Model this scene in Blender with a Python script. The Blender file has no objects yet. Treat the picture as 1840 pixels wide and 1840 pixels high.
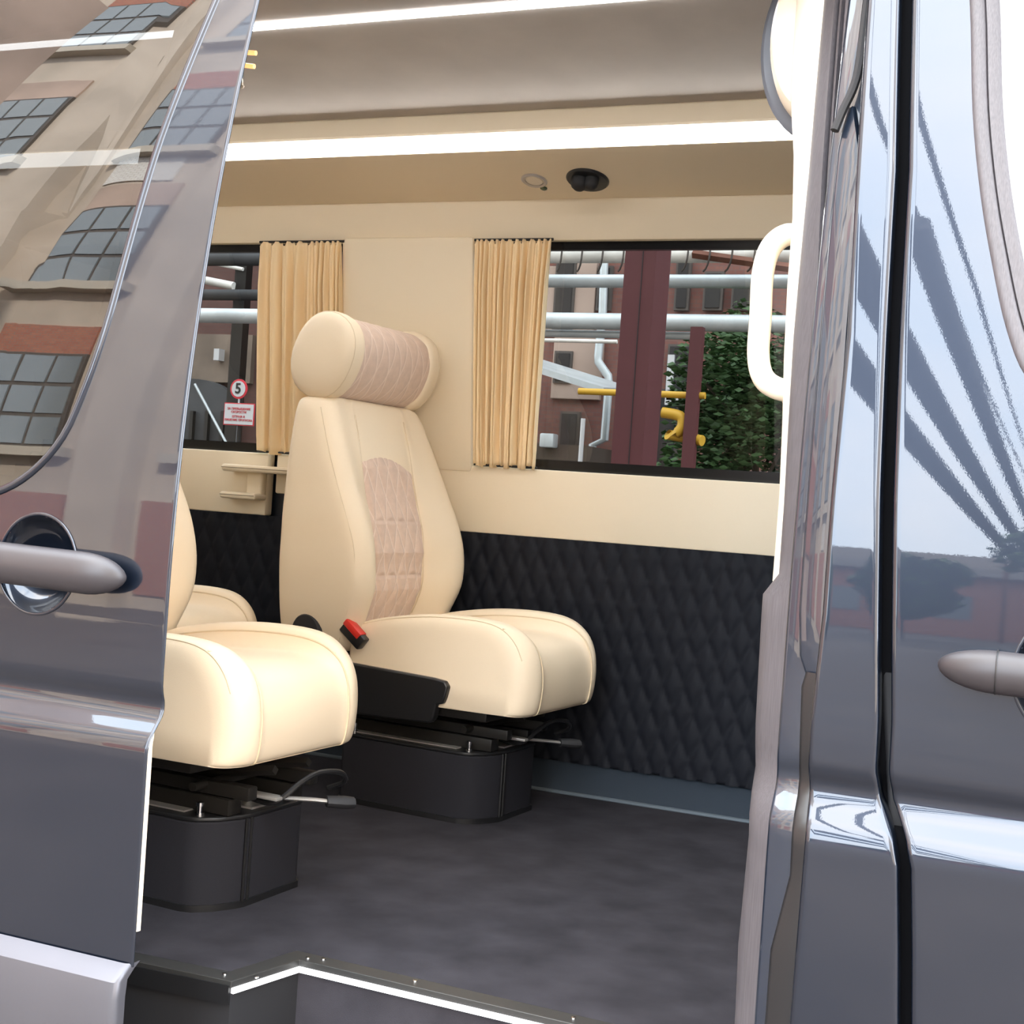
import bpy, bmesh, math, random
from mathutils import Vector, Matrix, noise
random.seed(7)
R = math.radians
SC = bpy.context.scene
COL = SC.collection
# ------------------------------------------------------------------ camera
CAM = Vector((0.0, 0.0, 0.82))
F, YAW, PITCH, ROLL = 2480.0, R(22.7), R(-0.6), R(3.93)
fwd = Vector((-math.sin(YAW)*math.cos(PITCH), math.cos(YAW)*math.cos(PITCH), math.sin(PITCH)))
rt0 = Vector((math.cos(YAW), math.sin(YAW), 0)); up0 = rt0.cross(fwd)
rt = rt0*math.cos(ROLL)+up0*math.sin(ROLL); up = -rt0*math.sin(ROLL)+up0*math.cos(ROLL)
cd = bpy.data.cameras.new('camera'); cam = bpy.data.objects.new('camera', cd); COL.objects.link(cam)
cam.matrix_world = Matrix(((rt.x, up.x, -fwd.x, CAM.x), (rt.y, up.y, -fwd.y, CAM.y), (rt.z, up.z, -fwd.z, CAM.z), (0, 0, 0, 1)))
cd.sensor_fit = 'HORIZONTAL'; cd.sensor_width = 36.0; cd.lens = 36.0*F/1840; cd.clip_start = .05; cd.clip_end = 500
SC.camera = cam
def at(px, py, Y):
    d = fwd+(px-920)/F*rt-(py-920)/F*up
    return CAM+d*((Y-CAM.y)/d.y)
# ------------------------------------------------------------------ world, sun, exposure
W = bpy.data.worlds.new('sky'); SC.world = W; W.use_nodes = True
nt = W.node_tree; nt.nodes.clear()
def N(nt, t, **kw):
    n = nt.nodes.new(t)
    for k, v in kw.items():
        if k.startswith('i_'):
            n.inputs[k[2:].replace('_', ' ')].default_value = v
        else: setattr(n, k, v)
    return n
wo = N(nt, 'ShaderNodeOutputWorld'); bg = N(nt, 'ShaderNodeBackground'); tc = N(nt, 'ShaderNodeTexCoord')
sp = N(nt, 'ShaderNodeSeparateXYZ'); ns = N(nt, 'ShaderNodeTexNoise'); ns.inputs['Scale'].default_value = 2.2; ns.inputs['Detail'].default_value = 5
cr = N(nt, 'ShaderNodeValToRGB'); cr.color_ramp.elements[0].position = .40; cr.color_ramp.elements[0].color = (.74, .86, 1, 1)
cr.color_ramp.elements[1].position = .62; cr.color_ramp.elements[1].color = (1, 1, 1, 1)
nt.links.new(tc.outputs['Generated'], ns.inputs['Vector']); nt.links.new(ns.outputs['Fac'], cr.inputs['Fac'])
nt.links.new(cr.outputs['Color'], bg.inputs['Color']); bg.inputs['Strength'].default_value = 14.2
nt.links.new(bg.outputs[0], wo.inputs[0])
sl = bpy.data.lights.new('sun', 'SUN'); sl.energy = 20; sl.angle = R(1.5); sl.color = (1, .93, .82)
sun = bpy.data.objects.new('sun', sl); COL.objects.link(sun)
sun.rotation_euler = Vector((-.45, -.72, -.60)).to_track_quat('-Z', 'Y').to_euler()
vs = SC.view_settings; SC.display_settings.display_device = 'sRGB'; vs.view_transform = 'Standard'; vs.look = 'None'
vs.exposure = 0.0; vs.gamma = 1.0; vs.use_curve_mapping = False
# ------------------------------------------------------------------ materials
MATS = {}
def mat(name, col, rough=.5, metal=0., spec=.5, noise_amt=0., nscale=40., bump=0., bscale=200., coat=0., coat_ior=1.5, emit=None, estr=0., ior=1.5, sheen=0., stretch=None):
    m = bpy.data.materials.new(name); m.use_nodes = True; t = m.node_tree; b = t.nodes['Principled BSDF']
    b.inputs['Base Color'].default_value = (*col, 1); b.inputs['Roughness'].default_value = rough; b.inputs['Metallic'].default_value = metal
    b.inputs['Specular IOR Level'].default_value = spec; b.inputs['IOR'].default_value = ior
    b.inputs['Coat Weight'].default_value = coat; b.inputs['Coat IOR'].default_value = coat_ior; b.inputs['Coat Roughness'].default_value = .012
    if sheen: b.inputs['Sheen Weight'].default_value = sheen; b.inputs['Sheen Roughness'].default_value = .4
    if emit: b.inputs['Emission Color'].default_value = (*emit, 1); b.inputs['Emission Strength'].default_value = estr
    if noise_amt or bump:
        co = N(t, 'ShaderNodeTexCoord'); src = co.outputs['Object']
        if stretch:
            mp = N(t, 'ShaderNodeMapping'); mp.inputs['Scale'].default_value = stretch; t.links.new(src, mp.inputs['Vector']); src = mp.outputs['Vector']
    if noise_amt:
        n = N(t, 'ShaderNodeTexNoise'); n.inputs['Scale'].default_value = nscale; n.inputs['Detail'].default_value = 6; t.links.new(src, n.inputs['Vector'])
        mx = N(t, 'ShaderNodeMapRange'); mx.inputs['From Min'].default_value = .3; mx.inputs['From Max'].default_value = .7
        mx.inputs['To Min'].default_value = 1-noise_amt; mx.inputs['To Max'].default_value = 1+noise_amt; t.links.new(n.outputs['Fac'], mx.inputs['Value'])
        v = N(t, 'ShaderNodeVectorMath', operation='SCALE'); v.inputs[0].default_value = col; t.links.new(mx.outputs[0], v.inputs['Scale']); t.links.new(v.outputs[0], b.inputs['Base Color'])
    if bump:
        n2 = N(t, 'ShaderNodeTexNoise'); n2.inputs['Scale'].default_value = bscale; n2.inputs['Detail'].default_value = 3; t.links.new(src, n2.inputs['Vector'])
        bp = N(t, 'ShaderNodeBump'); bp.inputs['Strength'].default_value = bump; bp.inputs['Distance'].default_value = .002; t.links.new(n2.outputs['Fac'], bp.inputs['Height']); t.links.new(bp.outputs[0], b.inputs['Normal'])
    if name == 'dark_blue_metallic':
        co = N(t, 'ShaderNodeTexCoord'); n3 = N(t, 'ShaderNodeTexNoise'); n3.inputs['Scale'].default_value = 420; n3.inputs['Detail'].default_value = 1; t.links.new(co.outputs['Object'], n3.inputs['Vector'])
        b3 = N(t, 'ShaderNodeBump'); b3.inputs['Strength'].default_value = .0035; b3.inputs['Distance'].default_value = .001; t.links.new(n3.outputs['Fac'], b3.inputs['Height']); t.links.new(b3.outputs[0], b.inputs['Coat Normal'])
    MATS[name] = m; return m
def glass(name, tint, f0_ior=1.5):
    m = bpy.data.materials.new(name); m.use_nodes = True; t = m.node_tree; t.nodes.clear()
    o = N(t, 'ShaderNodeOutputMaterial'); tr = N(t, 'ShaderNodeBsdfTransparent'); gl = N(t, 'ShaderNodeBsdfGlossy'); mx = N(t, 'ShaderNodeMixShader'); lw = N(t, 'ShaderNodeLayerWeight')
    lw.inputs['Blend'].default_value = .5
    f0 = ((f0_ior-1)/(f0_ior+1))**2
    p5 = N(t, 'ShaderNodeMath', operation='POWER'); p5.inputs[1].default_value = 5; t.links.new(lw.outputs['Facing'], p5.inputs[0])
    ma = N(t, 'ShaderNodeMath', operation='MULTIPLY_ADD'); ma.inputs[1].default_value = 1-f0; ma.inputs[2].default_value = f0; t.links.new(p5.outputs[0], ma.inputs[0])
    tr.inputs['Color'].default_value = (*tint, 1); gl.inputs['Roughness'].default_value = .005
    t.links.new(ma.outputs[0], mx.inputs['Fac']); t.links.new(tr.outputs[0], mx.inputs[1]); t.links.new(gl.outputs[0], mx.inputs[2]); t.links.new(mx.outputs[0], o.inputs[0])
    return m
def brick(name, c1, c2, mortar, scale=4.0, rot=(R(90), 0, 0)):
    m = bpy.data.materials.new(name); m.use_nodes = True; t = m.node_tree; b = t.nodes['Principled BSDF']; b.inputs['Roughness'].default_value = .9
    co = N(t, 'ShaderNodeTexCoord'); mp = N(t, 'ShaderNodeMapping'); mp.inputs['Rotation'].default_value = rot
    br = N(t, 'ShaderNodeTexBrick'); br.inputs['Scale'].default_value = scale; br.inputs['Color1'].default_value = (*c1, 1); br.inputs['Color2'].default_value = (*c2, 1); br.inputs['Mortar'].default_value = (*mortar, 1)
    br.inputs['Mortar Size'].default_value = .018
    t.links.new(co.outputs['Object'], mp.inputs[0]); t.links.new(mp.outputs[0], br.inputs['Vector']); t.links.new(br.outputs['Color'], b.inputs['Base Color'])
    return m
leather = mat('cream_leather', (.86, .72, .53), .48, spec=.35, bump=.12, bscale=700)
stitch = mat('seam_thread', (.74, .60, .41), .6)
def quilt_lines(m, base, thread):
    t = m.node_tree; b = t.nodes['Principled BSDF']; uv = N(t, 'ShaderNodeUVMap'); sx_ = N(t, 'ShaderNodeSeparateXYZ'); t.links.new(uv.outputs[0], sx_.inputs[0]); pp = []
    for k in ('X', 'Y'):
        q = N(t, 'ShaderNodeMath', operation='PINGPONG'); q.inputs[1].default_value = .5; t.links.new(sx_.outputs[k], q.inputs[0]); pp.append(q)
    mn = N(t, 'ShaderNodeMath', operation='MINIMUM'); t.links.new(pp[0].outputs[0], mn.inputs[0]); t.links.new(pp[1].outputs[0], mn.inputs[1])
    mr = N(t, 'ShaderNodeMapRange'); mr.inputs['From Min'].default_value = .018; mr.inputs['From Max'].default_value = .045; t.links.new(mn.outputs[0], mr.inputs['Value'])
    mc = N(t, 'ShaderNodeMix', data_type='RGBA'); mc.inputs['A'].default_value = (*thread, 1); mc.inputs['B'].default_value = (*base, 1)
    old = b.inputs['Base Color'].links[0].from_socket if b.inputs['Base Color'].links else None
    if old: t.links.new(old, mc.inputs['B'])
    t.links.new(mr.outputs[0], mc.inputs['Factor']); t.links.new(mc.outputs['Result'], b.inputs['Base Color'])
def set_uv(bm, d):
    L = bm.loops.layers.uv.new('UVMap')
    for f in bm.faces:
        for l in f.loops: l[L].uv = d[l.vert]
suede = mat('beige_suede', (.68, .515, .41), .9, spec=.1, noise_amt=.05, nscale=60, sheen=.3)
quilt_lines(suede, (.68, .515, .41), (.80, .64, .53))
vinyl = mat('cream_vinyl', (.85, .725, .535), .5, spec=.3, bump=.1, bscale=900)
vinylp = mat('pale_vinyl', (.80, .72, .58), .4, spec=.4)
curt = mat('tan_curtain', (.92, .71, .43), .6, spec=.3)
headl = mat('grey_headliner', (.52, .47, .42), .95, spec=.05, noise_amt=.06, nscale=6)
carpet = mat('charcoal_carpet', (.038, .036, .042), .95, spec=.1, noise_amt=.25, nscale=9, bump=.3, bscale=900)
boxvin = mat('dark_carpet_vinyl', (.018, .018, .023), .8, spec=.25, bump=.2, bscale=900)
quiltm = mat('black_quilted_vinyl', (.0085, .0095, .014), .65, spec=.22)
plinthm = mat('glow_tinted_carpet', (.035, .045, .058), .9, spec=.2, bump=.2, bscale=900)  # bluish light on the plinth is put into this colour
plas = mat('black_plastic', (.012, .012, .013), .38, spec=.5)
plasm = mat('matt_black_plastic', (.018, .018, .020), .6, spec=.4)
rubber = mat('grey_black_rubber', (.060, .056, .060), .55, spec=.5, noise_amt=.3, nscale=12, stretch=(60, 60, 2))
rubbl = mat('weathered_rubber', (.085, .078, .085), .5, spec=.5, noise_amt=.18, nscale=10, stretch=(60, 60, 2))
blackm = mat('black_steel', (.02, .018, .016), .42, metal=.3)
steel = mat('bright_steel', (.62, .62, .62), .22, metal=1)
zinc = mat('zinc_plate', (.60, .58, .55), .4, metal=.7)
red = mat('red_plastic', (.62, .03, .02), .35)
paint = mat('dark_blue_metallic', (.007, .012, .024), .34, metal=.6, coat=1., coat_ior=1.545)
paintd = mat('dark_jamb_paint', (.010, .018, .034), .4, metal=.3, coat=1., coat_ior=1.6)
clad = mat('silver_cladding', (.095, .093, .105), .38, metal=.35, noise_amt=.05, nscale=5)
handm = mat('grey_handle_plastic', (.034, .030, .033), .42, spec=.5)
alu = mat('dark_aluminium', (.07, .07, .068), .4, metal=.6)
led = mat('led_diffuser', (.9, .9, .9), .5, emit=(.97, .98, 1), estr=20.0)
ledc = mat('led_tape', (.9, .9, .9), .5, emit=(.97, .98, 1), estr=38.0)
leds = mat('step_light_diffuser', (.9, .9, .9), .5, emit=(.95, .97, 1), estr=1.6)
amber = mat('amber_lens', (.9, .5, .2), .3, emit=(1, .55, .2), estr=1.3)
winblk = mat('window_frit', (.006, .006, .007), .25)
tint = glass('tinted_glass', (.20, .21, .21), 1.45)
tintd = glass('dark_tinted_glass', (.10, .10, .10), 1.9)
tintf = glass('cab_glass', (.30, .33, .33), 2.1)
asph = mat('asphalt', (.085, .070, .062), .9, noise_amt=.2, nscale=1.5)
plast = mat('tan_plaster', (.52, .44, .36), .95, noise_amt=.14, nscale=.9)
plast2 = mat('pink_plaster', (.44, .33, .27), .95, noise_amt=.2, nscale=.8)
brickr = brick('red_brick', (.36, .13, .09), (.42, .17, .11), (.25, .2, .17), 4.5)
brickd = brick('dark_red_brick', (.20, .085, .07), (.25, .11, .085), (.16, .12, .11), 5)
brickw = brick('white_brick', (.72, .70, .66), (.66, .64, .6), (.42, .36, .32), 4.5)
pane = mat('factory_pane', (.20, .23, .25), .12, spec=.8)
panedk = mat('dark_pane', (.03, .033, .035), .15, spec=.6)
frame = mat('dark_frame', (.10, .085, .075), .7)
stone = mat('stone_sill', (.48, .43, .36), .9)
redst = mat('red_oxide_steel', (.095, .023, .025), .65, noise_amt=.12, nscale=2)
gpipe = mat('grey_pipe', (.56, .61, .62), .4, metal=.25, noise_amt=.15, nscale=3)
wrap = mat('white_pipe_wrap', (.78, .76, .70), .7, noise_amt=.15, nscale=5)
yel = mat('yellow_gas_pipe', (.62, .36, .03), .5)
leafm = mat('green_leaves', (.045, .10, .03), .6, noise_amt=.5, nscale=2)
barkm = mat('bark', (.08, .06, .045), .9)
signw = mat('sign_white', (.60, .60, .60), .5)
signr = mat('sign_red', (.62, .03, .05), .5)
ink = mat('sign_ink', (.015, .015, .015), .6)
rustm = mat('rusty_steel', (.16, .06, .035), .8, noise_amt=.3, nscale=4)
darkst = mat('dark_gate', (.05, .052, .055), .7, noise_amt=.3, nscale=2)
# ------------------------------------------------------------------ mesh helpers
def B(): return bmesh.new()
def box(bm, x0, x1, y0, y1, z0, z1, bev=0., seg=2):
    vs_ = [bm.verts.new((x, y, z)) for z in (z0, z1) for y in (y0, y1) for x in (x0, x1)]
    fs = [bm.faces.new([vs_[i] for i in f]) for f in ((0, 2, 3, 1), (4, 5, 7, 6), (0, 1, 5, 4), (2, 6, 7, 3), (0, 4, 6, 2), (1, 3, 7, 5))]
    if bev:
        es = {e for f in fs for e in f.edges}
        bmesh.ops.bevel(bm, geom=list(es), offset=bev, segments=seg, affect='EDGES', profile=.5)
    return bm
def loft(bm, rings, closed=True, cap0=True, cap1=True):
    vr = [[bm.verts.new(p) for p in r] for r in rings]; n = len(vr[0])
    for a, b in zip(vr, vr[1:]):
        for i in range(n if closed else n-1):
            j = (i+1) % n
            try: bm.faces.new((a[i], a[j], b[j], b[i]))
            except ValueError: pass
    if closed and cap0: bm.faces.new(list(reversed(vr[0])))
    if closed and cap1: bm.faces.new(vr[-1])
    return vr
def prism(bm, pts, axis, a, b):
    def P(p, v):
        return {'x': (v, p[0], p[1]), 'y': (p[0], v, p[1]), 'z': (p[0], p[1], v)}[axis]
    loft(bm, [[P(p, a) for p in pts], [P(p, b) for p in pts]])
    return bm
def crom(pts, n=6, closed=False):
    pts = [Vector(p) for p in pts]; out = []; L = len(pts)
    for i in range(L if closed else L-1):
        if closed: p0, p1, p2, p3 = pts[i-1], pts[i], pts[(i+1) % L], pts[(i+2) % L]
        else: p0, p1, p2, p3 = pts[max(i-1, 0)], pts[i], pts[i+1], pts[min(i+2, L-1)]
        for k in range(n):
            t = k/n
            out.append(.5*((2*p1)+(p2-p0)*t+(2*p0-5*p1+4*p2-p3)*t*t+(3*p1-p0-3*p2+p3)*t**3))
    if not closed: out.append(pts[-1])
    return out
def tube(bm, pts, r, n=8, closed=False, sq=None):
    pts = [Vector(p) for p in pts]; L = len(pts); rings = []; prev = None
    for i, p in enumerate(pts):
        if closed: d = pts[(i+1) % L]-pts[i-1]
        else: d = pts[min(i+1, L-1)]-pts[max(i-1, 0)]
        d = d.normalized()
        if prev is None:
            a = Vector((0, 0, 1)) if abs(d.z) < .9 else Vector((1, 0, 0)); u = a.cross(d).normalized()
        else: u = (prev-d*prev.dot(d)).normalized()
        prev = u; v = d.cross(u); rr = r(i/(L-1)) if callable(r) else r
        rings.append([p+(u*math.cos(2*math.pi*k/n)+v*math.sin(2*math.pi*k/n)*(sq or 1))*rr for k in range(n)])
    if closed: rings.append(rings[0])
    loft(bm, rings, cap0=not closed, cap1=not closed)
    if closed: bmesh.ops.remove_doubles(bm, verts=bm.verts, dist=1e-6)
    return bm
def cyl(bm, p0, p1, r0, r1=None, n=24):
    r1 = r0 if r1 is None else r1
    return tube(bm, [p0, p1], lambda t: r0+(r1-r0)*t, n)
def lathe(bm, prof, c, axis=Vector((0, 0, 1)), n=32, sx=1., sy=1.):
    axis = Vector(axis).normalized(); a = Vector((1, 0, 0)) if abs(axis.x) < .8 else Vector((0, 1, 0))
    u = (a-axis*a.dot(axis)).normalized(); v = axis.cross(u); c = Vector(c)
    loft(bm, [[c+axis*h+(u*math.cos(2*math.pi*k/n)*sx+v*math.sin(2*math.pi*k/n)*sy)*r for k in range(n)] for r, h in prof])
    return bm
def O(name, bm, m, parent=None, smooth=35, world=True, subsurf=0, bevel=0, label=None):
    bmesh.ops.recalc_face_normals(bm, faces=bm.faces)
    if parent is None:
        xs = [v.co for v in bm.verts]
        base = Vector(((min(p.x for p in xs)+max(p.x for p in xs))/2, (min(p.y for p in xs)+max(p.y for p in xs))/2, min(p.z for p in xs)))
    elif world:
        base = Vector((0, 0, 0)); q = parent
        while q: base = base+q.location; q = q.parent
    else: base = Vector((0, 0, 0))
    if base.length: bmesh.ops.translate(bm, verts=bm.verts, vec=-base)
    me = bpy.data.meshes.new(name); bm.to_mesh(me); bm.free(); me.materials.append(m)
    o = bpy.data.objects.new(name, me); COL.objects.link(o)
    if parent is None: o.location = base
    else: o.parent = parent
    if smooth:
        me.shade_smooth(); me.set_sharp_from_angle(angle=R(smooth))
    if bevel:
        md = o.modifiers.new('bevel', 'BEVEL'); md.width = bevel; md.segments = 2; md.limit_method = 'ANGLE'
    if subsurf:
        md = o.modifiers.new('soft', 'SUBSURF'); md.levels = subsurf; md.render_levels = subsurf
    if label: o['label'] = label
    return o
def tag(o, label, cat, group=None, kind=None):
    o['label'] = label; o['category'] = cat
    if group: o['group'] = group
    if kind: o['kind'] = kind
    return o
def thing(name, loc, label, cat, group=None, rz=0):
    o = bpy.data.objects.new(name, None); COL.objects.link(o); o.location = loc; o.rotation_euler = (0, 0, rz); o.empty_display_size = .1
    return tag(o, label, cat, group)
def struct(name, bm, m, label=None, **kw):
    o = O(name, bm, m, **kw)
    if kw.get('parent') is None: o['kind'] = 'structure'
    if label: o['label'] = label
    return o
def dup(root, loc, rz, label, group=None):
    r = root.copy(); COL.objects.link(r); r.location = loc; r.rotation_euler = (0, 0, rz); r['label'] = label
    if group: r['group'] = group
    for ch in list(root.children):
        c = ch.copy(); COL.objects.link(c); c.parent = r
        for g in list(ch.children):
            d = g.copy(); COL.objects.link(d); d.parent = c
    return r
def lerp(x, xs, ys):
    if x <= xs[0]: return ys[0]
    for a, b, c, d in zip(xs, xs[1:], ys, ys[1:]):
        if x <= b: return c+(d-c)*(x-a)/(b-a)
    return ys[-1]
def inside(p, poly):
    x, y = p; r = False; n = len(poly)
    for i in range(n):
        x1, y1 = poly[i][:2]; x2, y2 = poly[i-1][:2]
        if (y1 > y) != (y2 > y) and x < (x2-x1)*(y-y1)/(y2-y1)+x1: r = not r
    return r
# ------------------------------------------------------------------ van setting: floor, walls, ceiling
XR, XF = -3.7, .95                     # rear wall, cab end
struct('ground', box(B(), -60, 60, -60, 70, -.72, -.62), asph, smooth=0)
bm = B()
prism(bm, [(XR, 3.66), (XR, 1.885), (-1.45, 1.90), (-1.238, 1.912), (-1.201, 2.062), (-.45, 2.045), (-.36, 2.04), (-.36, 1.86), (XF, 1.86), (XF, 3.66)], 'z', -.02, 0)
floor = struct('floor', bm, carpet, smooth=0)
bm = B(); box(bm, XR, XF, 1.80, 3.72, -.30, -.2)
struct('trim_step', bm, plasm, smooth=0)
def wy(z): return lerp(z, [-1, .9, 1.55, 1.7], [3.67, 3.67, 3.575, 3.553])
bm = B()                                # outer skin of the far wall: below, above, between the windows
def wallpanel(bm, x0, x1, z0, z1, off, th, bev=.004):
    vs0 = len(bm.verts)
    rings = []
    for x in (x0, x1):
        rings.append([(x, wy(z0)-off, z0), (x, wy(z1)-off, z1), (x, wy(z1)-off+th, z1), (x, wy(z0)-off+th, z0)])
    b2 = B(); loft(b2, rings)
    if bev: bmesh.ops.bevel(b2, geom=b2.edges[:], offset=bev, segments=2, affect='EDGES', profile=.5)
    me = bpy.data.meshes.new('t'); b2.to_mesh(me); b2.free(); bm.from_mesh(me); bpy.data.meshes.remove(me)
    return bm
wallpanel(bm, XR, XF, -.2, .905, -.035, .03, 0); wallpanel(bm, XR, XF, 1.545, 1.98, -.035, .03, 0)
wallpanel(bm, -2.09, -1.665, .89, 1.56, -.035, .03, 0); wallpanel(bm, -.55, XF, .89, 1.56, -.035, .03, 0); wallpanel(bm, XR, -3.3, .89, 1.56, -.035, .03, 0)
struct('wall_far', bm, paintd, smooth=0)
struct('trim_header', wallpanel(B(), XR, -.30, 1.542, 1.656, .0, .03), vinyl)
bm = B(); wallpanel(bm, -2.327, -1.951, .783, .905, .016, .04, .006); wallpanel(bm, -1.95, -.30, .711, .905, .016, .04, .006)
struct('trim_waistband', bm, vinyl)
struct('trim_waistband_rear', wallpanel(B(), XR, -2.357, .711, .905, .016, .04, .006), vinyl)
struct('trim_window_pillar', wallpanel(B(), -2.092, -1.663, .885, 1.552, .022, .05, .012), vinyl)
bm = B()                                # curved cove under the light strip
cv = [(3.575, 1.650), (3.52, 1.661), (3.46, 1.677), (3.40, 1.694), (3.35, 1.708), (3.315, 1.718), (3.304, 1.7225), (3.290, 1.764), (3.274, 1.763), (3.268, 1.768), (3.266, 1.812), (3.271, 1.8165), (3.31, 1.818), (3.40, 1.85), (3.60, 1.85)]
prism(bm, cv, 'x', XR, -.30)
struct('trim_cove', bm, vinyl, smooth=30)
bm = B(); prism(bm, [(3.42, 1.825), (3.270, 1.8160), (3.1, 1.833), (2.9, 1.852), (2.7, 1.867), (2.3, 1.872), (1.85, 1.865), (1.85, 1.93), (3.42, 1.93)], 'x', XR, XF)
struct('ceiling', bm, headl, smooth=30)
bm = B(); prism(bm, [(1.80, 1.93), (1.86, 1.99), (2.7, 2.05), (3.5, 1.99), (3.62, 1.93)], 'x', XR, XF)
struct('roof', bm, paintd)
struct('wall_rear', box(B(), XR-.05, XR, 1.8, 3.72, -.2, 1.95), vinyl, smooth=0)
struct('light_block_front', box(B(), XF, XF+.05, 1.8, 3.72, -.2, 1.95), plasm, smooth=0)  # unseen dark wall added for the lighting, the cab is open here
struct('wall_header_near', box(B(), -1.7, -.2, 1.87, 1.95, 1.72, 1.93), vinylp, smooth=0)
# black quilted lower panel
def quilt(x, z, a, b, groove=.35):
    u = x/a+z/b; v = x/a-z/b
    du = abs(u-round(u)); dv = abs(v-round(v))
    d = min(du, dv)
    return math.sin(min(1, d/groove)*math.pi/2)
QA, QB = .060, .135
bm = B(); nx, nz = 430, 84; x0, x1, z0, z1 = XR, -.30, .088, .712
g = [[bm.verts.new((x0+(x1-x0)*i/nx, wy(0)-.012-.0075*quilt(x0+(x1-x0)*i/nx, z0+(z1-z0)*j/nz, QA, QB, .30), z0+(z1-z0)*j/nz)) for j in range(nz+1)] for i in range(nx+1)]
for i in range(nx):
    for j in range(nz): bm.faces.new((g[i][j], g[i+1][j], g[i+1][j+1], g[i][j+1]))
bot = [bm.verts.new((v[0].co.x, wy(0)+.01, z0)) for v in g]
for i in range(nx): bm.faces.new((g[i][0], bot[i], bot[i+1], g[i+1][0]))
struct('trim_quilted_panel', bm, quiltm, smooth=80)
bm = B(); prism(bm, [(3.67, -.01), (3.645, -.01), (3.645, .006), (3.662, .03), (3.664, .10), (3.67, .10)], 'x', XR, -.30)
struct('baseboard_far', bm, plinthm)
bm = B(); tube(bm, [(XR, 3.643, .002), (-.30, 3.643, .002)], .007, 10)
struct('trim_floor_edge', bm, mat('highlight_edge', (.10, .125, .145), .6))  # rolled carpet edge, its highlight painted in as a lighter colour
# ------------------------------------------------------------------ windows of the far wall
def window(name, x0, x1):
    bm = B()
    for a, b, c, d in ((x0, x1, .885, .935), (x0, x1, 1.52, 1.56), (x0, x0+.02, .9, 1.55), (x1-.02, x1, .9, 1.55)):
        wallpanel(bm, a, b, c, d, -.022, .02, 0)
    w = struct(name, bm, winblk, smooth=0)
    bm = B(); za, zb = .92, 1.535
    loft(bm, [[(x0+.01, wy(za)+.03, za), (x0+.01, wy(zb)+.03, zb)], [(x1-.01, wy(za)+.03, za), (x1-.01, wy(zb)+.03, zb)]], closed=False)
    O('window_glass', bm, tint, w, smooth=0)
    bm = B()
    for zz in (.90, 1.548):
        tube(bm, [(x0, wy(zz)-.006, zz), (x1, wy(zz)-.006, zz)], .0035, 6)
    return w
window('window_1', -3.30, -2.085)
window('window_2', -1.668, -.55)
def curtain(name, xa, xb, xa2, xb2, folds, label, seed):
    bm = B(); n = 260; m = 36; rings = []
    rnd = random.Random(seed); ph = [rnd.uniform(0, 6.28) for _ in range(8)]
    for j in range(m+1):
        t = j/m; z = 1.541-(1.541-.907)*t; ring = []
        for i in range(n+1):
            u = i/n; w = folds(u)
            x = (xa+(xb-xa)*u)*(1-t)+(xa2+(xb2-xa2)*u)*t
            env = .35+.65*min(1, t*5)
            if t > .93: env *= .8
            sh = math.sin(w+.25*math.sin(3*t+ph[0])+.5*t*math.sin(u*17+ph[1])*.6)
            y = wy(z)-.024-(.014+.004*math.sin(u*23+ph[5]))*env*sh-.005*math.sin(w*2.3+ph[2]+t*2)*env
            dz = 0
            if j == 0: dz = -.013*max(0, math.sin(w+1.2))
            if j == m: dz = .006*math.sin(w*.37+ph[3])
            ring.append((x+.004*math.sin(w*1.7+ph[4])*t, y, z+dz))
        rings.append(ring)
    loft(bm, rings, closed=False)
    c = thing(name, (xa, 3.64, .9), label, 'curtain', 'window curtains')
    o = O('curtain_cloth', bm, curt, c, smooth=180)
    md = o.modifiers.new('thick', 'SOLIDIFY'); md.thickness = .0015
    bm = B(); tube(bm, [(xa-.004, wy(1.541)-.02, 1.541), (xb+.004, wy(1.541)-.02, 1.541)], .004, 8); O('curtain_rail', bm, plas, c)
    bm = B(); tube(bm, [(xa2-.004, wy(.907)-.02, .909), (xb2+.004, wy(.907)-.02, .909)], .003, 8); O('lower_rail', bm, plas, c)
    return c
curtain('curtain', -2.372, -2.086, -2.392, -2.086, lambda u: 6.283*(4.2*u/.62 if u < .62 else 4.2+(u-.62)/.38*6.0), 'tan pleated curtain gathered at the front end of the rear window, behind the headrest', 1)
curtain('curtain', -1.655, -1.424, -1.652, -1.462, lambda u: 6.283*(13*u+.6*math.sin(u*5)), 'narrow tan pleated curtain at the left of the large front window', 2)
# ------------------------------------------------------------------ light strips, ceiling fittings
tag(O('light_strip', prism(B(), [(3.3015, 1.7235), (3.287, 1.763), (3.292, 1.764), (3.3065, 1.725)], 'x', XR+.02, -.32), led), 'wide glowing white LED strip along the cream cove above the windows', 'light strip', 'LED light strips')
tag(O('light_strip', box(B(), XR+.02, XF-.02, 2.683, 2.712, 1.862, 1.870), ledc), 'thin glowing white LED strip along the middle of the grey ceiling', 'light strip', 'LED light strips')
cn = Vector((0, -.275, -.961)).normalized()          # outward normal of the cove's underside
cp0 = Vector((0, 3.46, 1.677))
def oncove(px, py):
    d = fwd+(px-920)/F*rt-(py-920)/F*up
    return CAM+d*((cp0-CAM).dot(cn)/d.dot(cn))
p = oncove(960, 324); dl = thing('dome_light', p, 'small round silver dome light in the cream cove beside the black spot light', 'light')
O('bezel', lathe(B(), [(.036, -.004), (.036, .002), (.032, .005), (.026, .003), (.024, -.004)], p, cn), mat('satin_silver', (.55, .52, .50), .35, metal=.7), dl)
O('lens', lathe(B(), [(.025, .0), (.022, .003), (.012, .004), (.002, .0045)], p, cn), vinylp, dl)
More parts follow.
